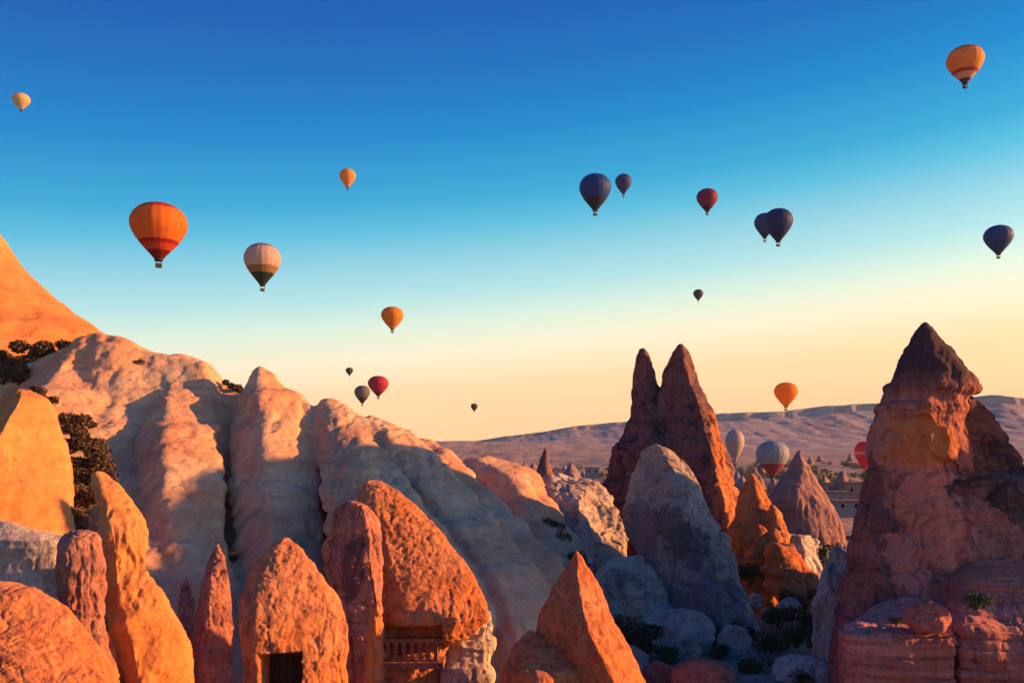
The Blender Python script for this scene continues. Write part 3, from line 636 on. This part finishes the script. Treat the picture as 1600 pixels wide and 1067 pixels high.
# far small cones in the valley
far_cones = [((852, 700, 30, 48, 330), 'dark pointed cone standing on the ridge left of the twin peaks'),
             ((820, 712, 14, 30, 360), 'smallest dark pointed cone left of its larger neighbour on the ridge'),
             ((893, 722, 44, 34, 380), 'grey blue blunt cone between the dark pointed cone and the twin peaks'),
             ((1316, 735, 60, 60, 300), 'dull violet cone in the valley left of the great tower'),
             ((1178, 742, 30, 40, 260), 'small grey cone between the twin peaks and the cone with windows')]
for k, ((cx, ty, w, h, Y), lab) in enumerate(far_cones):
    rock('rock_cone', lab, 'rock', [loft([(ty, cx - 1.5, cx + 1.5, .5, Y), (ty + h * .3, cx - w * .2, cx + w * .18), (ty + h * .7, cx - w * .38, cx + w * .4), (ty + h, cx - w * .5, cx + w * .5), (ty + h * 1.6, cx - w * .6, cx + w * .6)], kf=.9, n=1.6)],
         M['far'] if k != 0 else M['peak'], dict(lump=(.9, 5), rill=(.4, 3), bed=(.1, 1.2), pit=(0, 1), fine=(.2, 1)), 60 + k)

# ------------------------------------------------------------------ the great tower on the right
cap_cut = None
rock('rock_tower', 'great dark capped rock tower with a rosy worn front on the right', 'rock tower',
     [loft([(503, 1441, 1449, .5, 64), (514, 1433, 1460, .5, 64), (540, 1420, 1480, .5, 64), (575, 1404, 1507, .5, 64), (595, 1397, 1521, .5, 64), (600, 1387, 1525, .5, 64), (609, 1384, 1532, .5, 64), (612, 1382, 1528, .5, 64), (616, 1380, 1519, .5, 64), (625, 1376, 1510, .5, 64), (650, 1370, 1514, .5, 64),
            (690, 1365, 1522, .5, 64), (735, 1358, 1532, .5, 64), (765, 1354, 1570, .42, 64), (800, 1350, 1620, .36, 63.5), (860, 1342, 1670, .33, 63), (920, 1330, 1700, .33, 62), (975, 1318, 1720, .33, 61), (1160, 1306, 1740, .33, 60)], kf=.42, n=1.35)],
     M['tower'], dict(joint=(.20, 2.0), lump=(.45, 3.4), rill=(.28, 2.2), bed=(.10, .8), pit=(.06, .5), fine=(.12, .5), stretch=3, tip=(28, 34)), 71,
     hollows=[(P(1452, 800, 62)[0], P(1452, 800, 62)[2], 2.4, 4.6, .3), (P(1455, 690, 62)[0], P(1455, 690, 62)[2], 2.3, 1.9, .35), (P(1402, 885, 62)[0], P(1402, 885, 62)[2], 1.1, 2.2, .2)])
rock('rock_peak', 'dark sloping rock shoulder rising behind the great tower at the right edge', 'rock peak',
     [loft([(606, 1502, 1518, .5, 67), (625, 1494, 1532, .5, 67), (660, 1480, 1558, .5, 67), (710, 1462, 1594, .5, 66.5), (738, 1450, 1612, .5, 66), (744, 1440, 1640, .5, 65), (752, 1430, 1760, .5, 64.5), (800, 1420, 1800, .5, 65), (1160, 1400, 1900, .5, 63)], kf=.35, n=2.0)],
     M['peak'], dict(joint=(.2, 2.0), lump=(.5, 3.4), rill=(.15, 1.8), bed=(.05, .8), pit=(.07, .5), fine=(.10, .5), layer=(.16, 1.6)), 72)
# bedded foot of the tower: two blocks either side of the crack
Bed = dict(joint=(.12, 1.6), lump=(.25, 2.6), rill=(.05, 1.4), bed=(.04, .5), pit=(.06, .4), fine=(.05, .35), layer=(.13, .62))
rock('rock_terrace', 'broad layered red rock terrace under the great tower, left of the long crack', 'rock',
     [loft([(950, 1370, 1484, .5, 58), (966, 1345, 1486, .5, 56.5), (982, 1322, 1486, .5, 55), (986, 1316, 1487, .5, 54.6), (1040, 1314, 1487, .5, 54.4), (1160, 1308, 1487, .5, 54)], kf=.22, n=5)], M['strata'], Bed, 73)
rock('rock_terrace', 'high layered red rock terrace running to the right edge beside the long crack', 'rock',
     [loft([(866, 1530, 1700, .4, 61), (880, 1512, 1800, .4, 60), (900, 1496, 1850, .4, 58.5), (940, 1492, 1850, .4, 57), (975, 1490, 1850, .4, 55.4), (984, 1490, 1850, .4, 54.8), (1160, 1490, 1850, .4, 54)], kf=.12, n=5)], M['strata'], Bed, 74)
# unseen rock mass added beyond the right edge to shade tower and gully
rock('shade_cliff', 'unseen tall rock mass added beyond the right edge to shade the great tower', 'rock',
     [loft([(400, 1960, 2060, .5, 82), (430, 1930, 2130, .5, 82), (500, 1880, 2220, .5, 81), (560, 1850, 2330, .5, 80), (640, 1820, 2420, .5, 79), (800, 1780, 2500, .5, 78), (1160, 1760, 2600, .5, 76)], kf=1.1, kb=.9, n=2.2)],
     M['strata'], mid, 75, vox=.4)

# ------------------------------------------------------------------ shrubs
def leaf_mesh(name, blobs, n, size, seed):
    rg = np.random.RandomState(seed); co = []
    tot = sum(b[3] ** 2 for b in blobs)
    for (x, y, z, r, sq) in blobs:
        k = max(8, int(n * r * r / tot)); d = rg.normal(size=(k, 3)); d /= np.linalg.norm(d, axis=1)[:, None]
        rad = r * (0.45 + 0.55 * rg.rand(k) ** .5) * (1 + .25 * noise(d * 2.5 + seed, seed))
        c = d * rad[:, None] * np.array([1, 1, sq]) + (x, y, z)
        a = rg.normal(size=(k, 3)); a /= np.linalg.norm(a, axis=1)[:, None]
        b = np.cross(a, rg.normal(size=(k, 3))); b /= np.linalg.norm(b, axis=1)[:, None]
        s = size * (.6 + .8 * rg.rand(k))[:, None]
        co.append(np.stack([c - a * s, c + b * s * .6, c + a * s, c - b * s * .6], 1).reshape(-1, 3))
    co = np.concatenate(co); f = np.arange(len(co)).reshape(-1, 4)
    return mesh_np(name, co, f, False)
def shrub(px, py, Y, r, label, seed, mat=None, cat='shrub', sq=.8):
    x, y, z = P(px, py, Y); rg = random.Random(seed)
    o = empty('shrub', (x, y, z - r * .7)); setp(o, label, cat, 'shrubs in the gully and on the rocks')
    bl = [(rg.uniform(-.6, .6) * r, rg.uniform(-.5, .5) * r, rg.uniform(.4, .9) * r, r * rg.uniform(.35, .6), sq) for _ in range(8)]
    f = put('foliage', leaf_mesh('foliage', bl, 1500, r * .07, seed), mat or M['shrub']); f.parent = o
    co = []; fa = []
    for k in range(6):
        a = k * 1.05 + rg.random(); b = len(co); t = (math.cos(a) * r * .45, math.sin(a) * r * .45, r * .8); w = r * .035
        for (cx, cy, cz, ww) in ((0, 0, -.1, w), t + (w * .4,)):
            co += [(cx - ww, cy - ww, cz), (cx + ww, cy - ww, cz), (cx + ww, cy + ww, cz), (cx - ww, cy + ww, cz)]
        fa += [(b + i, b + (i + 1) % 4, b + 4 + (i + 1) % 4, b + 4 + i) for i in range(4)] + [(b+4, b+5, b+6, b+7)]
    s = put('stem', mesh_np('stem', np.array(co, float), np.array(fa), False), M['twig']); s.parent = o
sh = [(1205, 1000, 76, 1.6, 'dark round shrub at the foot of the leaning grey rock'), (1245, 990, 78, 1.7, 'dark shrub behind the pale flat stones'),
      (1290, 1005, 76, 1.5, 'dark shrub against the foot of the grey violet rock'), (1180, 1045, 70, 1.7, 'large dark green shrub at the bottom edge beside the reddish boulder'),
      (1215, 960, 88, 1.6, 'olive shrub below the jagged orange spire'), (1330, 1020, 66, 1.2, 'small dark shrub beside the layered terrace'),
      (1165, 890, 98, 1.5, 'dark olive shrub between the leaning rock and the orange spire'), (1525, 935, 54, .9, 'dark bushy shrub growing on the red ledge right of the crack'),
      (1400, 968, 53, .45, 'low dry tuft on the ledge left of the crack'), (1040, 1020, 74, 1.3, 'dusky shrub in the grey gully under the pale slab'),
      (1250, 1058, 66, 1.0, 'small green shrub at the bottom edge between the pale stones'), (1120, 1015, 76, 1.2, 'dusky shrub right of the pale slab')]
for k, (a, b, c, d, l) in enumerate(sh): shrub(a, b, c, d, l, 100 + k)
def scrub_patch(pts, n, size, seed, lab):
    rg = np.random.RandomState(seed); bl = []
    for (px, py, Y, r) in pts:
        x, y, z = P(px, py, Y)
        for _ in range(5): bl.append((x + rg.uniform(-r, r), y + rg.uniform(-r, r) * .5, z + rg.uniform(-.5, .5) * r, r * rg.uniform(.4, .7), .7))
    o = put('scrub', leaf_mesh('scrub', bl, n, size, seed), M['scrub']); setp(o, lab, 'scrub', None, 'stuff')
scrub_patch([(15, 562, 97, 2), (50, 556, 97, 2.0), (85, 548, 97, 1.7), (115, 538, 97, 1.3), (15, 590, 93, 1.6), (45, 583, 92, 1.4)], 14000, .16, 201, 'dark brown scrub filling the hollow below the great sunlit slope')
scrub_patch([(120, 665, 80, 1.2), (128, 690, 76, 1.5), (130, 720, 73, 1.6), (132, 755, 70, 1.6), (130, 785, 67, 1.4), (126, 810, 63, 1.1)], 14000, .13, 202, 'dark brown scrub in the steep gully right of the left cone')
scrub_patch([(175, 552, 93, 1.0), (190, 562, 93, 1.2), (205, 570, 92, 1.0), (360, 602, 92, .8), (55, 610, 80, .7), (72, 622, 80, .7)], 6000, .13, 203, 'brown scrub among the mounds along the hill crest')
scrub_patch([(850, 828, 92, 1.5), (870, 850, 90, 1.6), (900, 880, 86, 1.4), (1000, 1000, 76, 1.6), (950, 985, 74, 1.6), (1150, 985, 80, 1.5), (1255, 940, 92, 1.6), (1270, 975, 82, 1.6)], 12000, .14, 204, 'dusky scrub lining the grey gully floor')

def far_trees():
    rg = np.random.RandomState(5); bl = []
    while len(bl) < 1500:
        y = 130 * (8 ** rg.rand()); px = rg.uniform(700, 1620); x = (px - 800) / F * y
        if noise(np.array([[x / 40, y / 80, 0]]), 9)[0] < -.15: continue
        r = rg.uniform(.8, 2.4) * (1 + y / 900); z = float(ground_z(np.array([x]), np.array([y]))[0])
        bl.append((x, y, z + r * .4, r, .75))
    rs = sum(b[3] ** 2 for b in bl)
    o = put('far_trees', leaf_mesh('far_trees', bl, 90000, .6, 31), M['shrub']); setp(o, 'far bushes and low trees dotted over the valley floor', 'bushes', None, 'stuff')
far_trees()
def far_rocks():
    rg = np.random.RandomState(12); co = []; fa = []; n = 14
    for k in range(170):
        y = 260 * (4.5 ** rg.rand()); px = rg.uniform(690, 1640); x = (px - 800) / F * y
        h = rg.uniform(3, 8) * (1 + y / 1500); w = h * rg.uniform(.35, .6); z = float(ground_z(np.array([x]), np.array([y]))[0]) - 1
        th = np.linspace(0, 2 * np.pi, n, endpoint=False); ts = np.linspace(0, 1, 8); b = len(co)
        for t in ts:
            rr = w * (1 - t ** 1.3 * .93)
            for a in th:
                q = 1 + .35 * noise(np.array([[math.cos(a) * 1.3 + k * 3, math.sin(a) * 1.3, t * 2]]), 4)[0]
                co.append((x + rr * q * math.cos(a), y + rr * q * math.sin(a), z + t * h))
        for i in range(7):
            for j in range(n): fa.append((b + i*n + j, b + i*n + (j+1) % n, b + (i+1)*n + (j+1) % n, b + (i+1)*n + j))
    o = put('far_rock_cones', mesh_np('far_rock_cones', np.array(co), np.array(fa)), M['far']); setp(o, 'countless small rock cones scattered over the far valley', 'rocks', None, 'stuff')
far_rocks()

# ------------------------------------------------------------------ small houses of the far village
def house(px, py, Y, w, h, d, label, col, seed):
    w *= .7; h *= .62; d *= .7
    x, y, z = P(px, py, Y); o = empty('house', (x, y, z)); setp(o, label, 'house', 'pale houses of the far village')
    wm = plain('house_wall', col, .9); rm = plain('house_roof', (.22, .12, .10), .9)
    def b(n, bx, m, par=o):
        c, f = boxes(bx); q = put(n, mesh_np(n, c, f, False), m); q.parent = par; return q
    b('wall', [(-w/2, w/2, -d/2, d/2, -1.5, h)], wm)
    b('roof', [(-w/2 - .3, w/2 + .3, -d/2 - .3, d/2 + .3, h, h + .35)], rm)
    n = max(1, int(w / 3))
    for k in range(n):
        for zz in [h * .4]:
            cx = -w/2 + (k + .5) * w / n
            b('window', [(cx - .35, cx + .35, -d/2 - .06, -d/2 + .1, zz, zz + .9)], M['dark'])
vill = [(1322, 798, 210, 9, 3.6, 6, 'grey flat roofed house beside the great tower'), (1335, 776, 260, 10, 6.5, 7, 'low rosy brown house half hidden behind the great tower'),
        (1308, 790, 250, 8, 6, 7, 'grey house just left of the grey flat roofed house'), (1166, 790, 300, 8, 3.5, 6, 'low brown house behind the jagged orange spire'),
        (925, 742, 420, 9, 5.5, 8, 'small grey house next to the left flank of the twin peaks'), (1300, 768, 330, 10, 5, 8, 'rosy brown house behind the pair of grey houses'),
        (1150, 762, 480, 12, 5, 8, 'grey house below the pale balloon on the ground')]
for k, v in enumerate(vill): house(*v[:6], v[6], (.24, .24, .27) if k % 2 == 0 else (.26, .18, .17), k)

# ------------------------------------------------------------------ balloons
PROF = np.array([(0, .085), (.06, .135), (.14, .21), (.25, .31), (.37, .402), (.48, .466), (.58, .498), (.64, .5), (.70, .492), (.80, .448), (.88, .375), (.94, .282), (.98, .165), (1.0, .0)])
def env_mesh(name, w, h, z0, z1, gores=20, out=0.0):
    """a slice of the envelope between heights z0..z1 (0..1), gores bulging between the load tapes"""
    nz_ = max(3, int(34 * (z1 - z0)) + 2); zs = np.linspace(z0, z1, nz_); na = gores * 4
    r = np.interp(zs, PROF[:, 0], PROF[:, 1]); 
    k = np.ones(5) / 5; zz = np.linspace(0, 1, 400); rr = np.interp(zz, PROF[:, 0], PROF[:, 1]); rr[5:-5] = np.convolve(rr, np.ones(11) / 11, 'same')[5:-5]
    r = np.interp(zs, zz, rr) * w + out
    th = np.linspace(0, 2 * np.pi, na, endpoint=False); g = 1 + .022 * np.abs(np.sin(th * gores / 2))
    co = np.stack([r[:, None] * g * np.cos(th), r[:, None] * g * np.sin(th), np.repeat((zs * h)[:, None], na, 1)], -1).reshape(-1, 3)
    i, j = np.meshgrid(np.arange(nz_ - 1), np.arange(na), indexing='ij'); j2 = (j + 1) % na
    return mesh_np(name, co, np.stack([i*na+j, i*na+j2, (i+1)*na+j2, (i+1)*na+j], -1).reshape(-1, 4))
def tube(a, b, r):
    a = Vector(a); b = Vector(b); d = (b - a).normalized(); u = d.orthogonal().normalized(); v = d.cross(u)
    c = []
    for q in (a, b):
        for k in range(4): c.append(q + u * r * math.cos(k * math.pi / 2) + v * r * math.sin(k * math.pi / 2))
    return np.array(c), np.array([(k, (k + 1) % 4, 4 + (k + 1) % 4, 4 + k) for k in range(4)])
fab = {}
def fabric(c, t=.35):
    if (c, t) not in fab: fab[(c, t)] = plain('balloon_fabric', c, .65, tuple(x * .85 for x in c), .4, t)
    return fab[(c, t)]
wick = plain('wicker', (.10, .065, .04), .8, (.05, .03, .02), 6)
def balloon(cx, top, bot, w, segs, label, Y=None, skirt=(.02, .02, .03), t=.35, eh=.86, lit=False):
    Y = Y or min(19.0 * F / w, 1250.0); s = Y / F; W_ = w * s * .96; H = (bot - top) * s * eh; x, y, z = P(cx, bot, Y)
    o = empty('hot_air_balloon', (x, y, z)); setp(o, label, 'balloon', 'hot air balloons over the valley')
    o.rotation_euler = (0, 0, hash(label) % 7 * .1 if False else (cx % 7) * .1)
    zt = (bot - top) * s - H      # throat height over the basket floor
    for n, (a, b, c) in enumerate(segs):
        nm = 'envelope' if n == 0 else 'band'
        q = put(nm, env_mesh(nm, W_, H, a, b), fabric(c, t)); q.parent = o; q.location = (0, 0, zt)
    # mouth of the envelope
    th = np.linspace(0, 2 * np.pi, 20, endpoint=False); r0 = W_ * .085; r1 = W_ * .07
    co = np.concatenate([np.stack([r0 * np.cos(th), r0 * np.sin(th), th * 0], 1), np.stack([r1 * np.cos(th), r1 * np.sin(th), th * 0 - W_ * .05], 1)])
    j = np.arange(20); f = np.stack([j, (j + 1) % 20, 20 + (j + 1) % 20, 20 + j], 1)[:, ::-1]
    q = put('skirt', mesh_np('skirt', co, f), fabric(skirt, .05)); q.parent = o; q.location = (0, 0, zt)
    bw = W_ * .055; bh = min(zt * .55, W_ * .075)
    wl = .12 * bw
    c, f = boxes([(-bw, bw, -bw * .8, -bw * .8 + wl, 0, bh), (-bw, bw, bw * .8 - wl, bw * .8, 0, bh), (-bw, -bw + wl, -bw * .8 + wl, bw * .8 - wl, 0, bh), (bw - wl, bw, -bw * .8 + wl, bw * .8 - wl, 0, bh), (-bw + wl, bw - wl, -bw * .8 + wl, bw * .8 - wl, 0, wl)])
    q = put('basket', mesh_np('basket', c, f, False), wick); q.parent = o
    if w >= 22:
        for a, b in ((-1, -1), (1, -1), (1, 1), (-1, 1)):
            c, f = tube((a * bw * .95, b * bw * .75, bh), (a * W_ * .06, b * W_ * .06, zt), W_ * .004)
            q = put('rope', mesh_np('rope', c, f), wick); q.parent = o
NAVY = (.003, .035, .20); RED = (.30, .018, .012); ORG = (.62, .17, .02)
balloon(248, 317, 418, 88, [(.30, .86, (.62, .16, .02)), (.86, 1, (.42, .03, .015)), (.24, .30, (.33, .012, .01)), (.13, .24, (.48, .06, .02)), (0, .13, (.16, .008, .01))], 'largest orange balloon with dark red top and red stripe, floating over the hillside')
balloon(410, 380, 455, 58, [(.42, .88, (.52, .38, .38)), (.88, 1, (.20, .20, .30)), (.26, .42, (.30, .17, .08)), (0, .26, (.015, .045, .03))], 'pale pink and grey balloon with a dark green lower cone')
balloon(33, 146, 175, 27, [(0, 1, (.50, .38, .22))], 'small pale balloon at the far upper left', t=.3)
balloon(543, 264, 297, 26, [(0, 1, (.66, .30, .06))], 'small light orange balloon high over the hillside')
balloon(613, 479, 520, 36, [(0, 1, (.66, .26, .02))], 'golden yellow balloon low over the end of the hillside')
balloon(546, 574, 588, 12, [(0, 1, (.04, .035, .025))], 'tiny dark balloon just above the hill crest', t=.05)
balloon(591, 587, 623, 33, [(.2, 1, (.45, .03, .07)), (0, .2, (.15, .01, .03))], 'crimson balloon close above the hill crest')
balloon(566, 602, 634, 25, [(.3, 1, (.16, .14, .14)), (0, .3, (.04, .03, .035))], 'grey balloon beside the crimson balloon')
balloon(741, 630, 644, 11, [(0, 1, (.05, .03, .012))], 'tiny brown balloon above the left end of the mesa', t=.05)
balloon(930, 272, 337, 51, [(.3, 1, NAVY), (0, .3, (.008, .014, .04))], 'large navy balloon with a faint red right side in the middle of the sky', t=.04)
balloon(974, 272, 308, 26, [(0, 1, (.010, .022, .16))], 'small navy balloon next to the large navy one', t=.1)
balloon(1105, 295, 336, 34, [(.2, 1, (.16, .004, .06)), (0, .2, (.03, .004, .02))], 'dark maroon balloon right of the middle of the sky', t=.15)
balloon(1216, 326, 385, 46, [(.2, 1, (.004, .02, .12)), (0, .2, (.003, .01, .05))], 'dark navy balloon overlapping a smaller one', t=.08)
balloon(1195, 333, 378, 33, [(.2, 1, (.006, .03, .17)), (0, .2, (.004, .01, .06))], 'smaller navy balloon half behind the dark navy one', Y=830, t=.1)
balloon(1091, 452, 472, 16, [(0, 1, (.03, .045, .04))], 'tiny dark green balloon below the maroon one', t=.05)
balloon(1560, 352, 404, 44, [(0, 1, (.008, .045, .18))], 'dusky blue balloon near the right edge', t=.08)
balloon(1508, 73, 138, 56, [(.30, .84, (.66, .26, .06)), (.84, .90, (.30, .05, .03)), (.90, 1, (.60, .25, .14)), (.22, .30, (.34, .05, .04)), (.08, .22, (.55, .34, .28)), (0, .08, (.08, .03, .07))], 'orange balloon with maroon stripes and a pale foot at the upper right')
balloon(1228, 597, 641, 37, [(0, 1, (.80, .34, .015))], 'glowing amber balloon just above the mesa', t=.6)
balloon(1207, 688, 752, 52, [(.34, 1, (.28, .30, .36)), (.0, .34, (.34, .04, .08))], 'blue grey and white balloon with a crimson foot low in the valley', Y=480, t=.25)
balloon(1148, 671, 728, 30, [(0, 1, (.42, .33, .34))], 'pale balloon half hidden behind the twin peaks', Y=520, t=.25)
balloon(1351, 689, 738, 32, [(.62, 1, (.62, .05, .08)), (.5, .62, (.7, .35, .35)), (0, .5, (.62, .05, .09))], 'bright pink red balloon with a pale stripe beside the great tower', Y=560, t=.4)

# ------------------------------------------------------------------ the air
def haze():
    c, f = boxes([(-5200, 5200, -200, 6500, -40, 420)])
    m = bpy.data.materials.new('haze_air'); m.use_nodes = True; N = m.node_tree.nodes; Lk = m.node_tree.links; N.clear()
    o = N.new('ShaderNodeOutputMaterial'); v = N.new('ShaderNodeVolumePrincipled'); v.inputs['Color'].default_value = (.42, .55, .90, 1)
    v.inputs['Density'].default_value = 0.00004; v.inputs['Anisotropy'].default_value = 0.0
    Lk.new(v.outputs[0], o.inputs['Volume'])
    q = put('haze', mesh_np('haze', c, f, False), m); setp(q, kind='stuff')
haze()
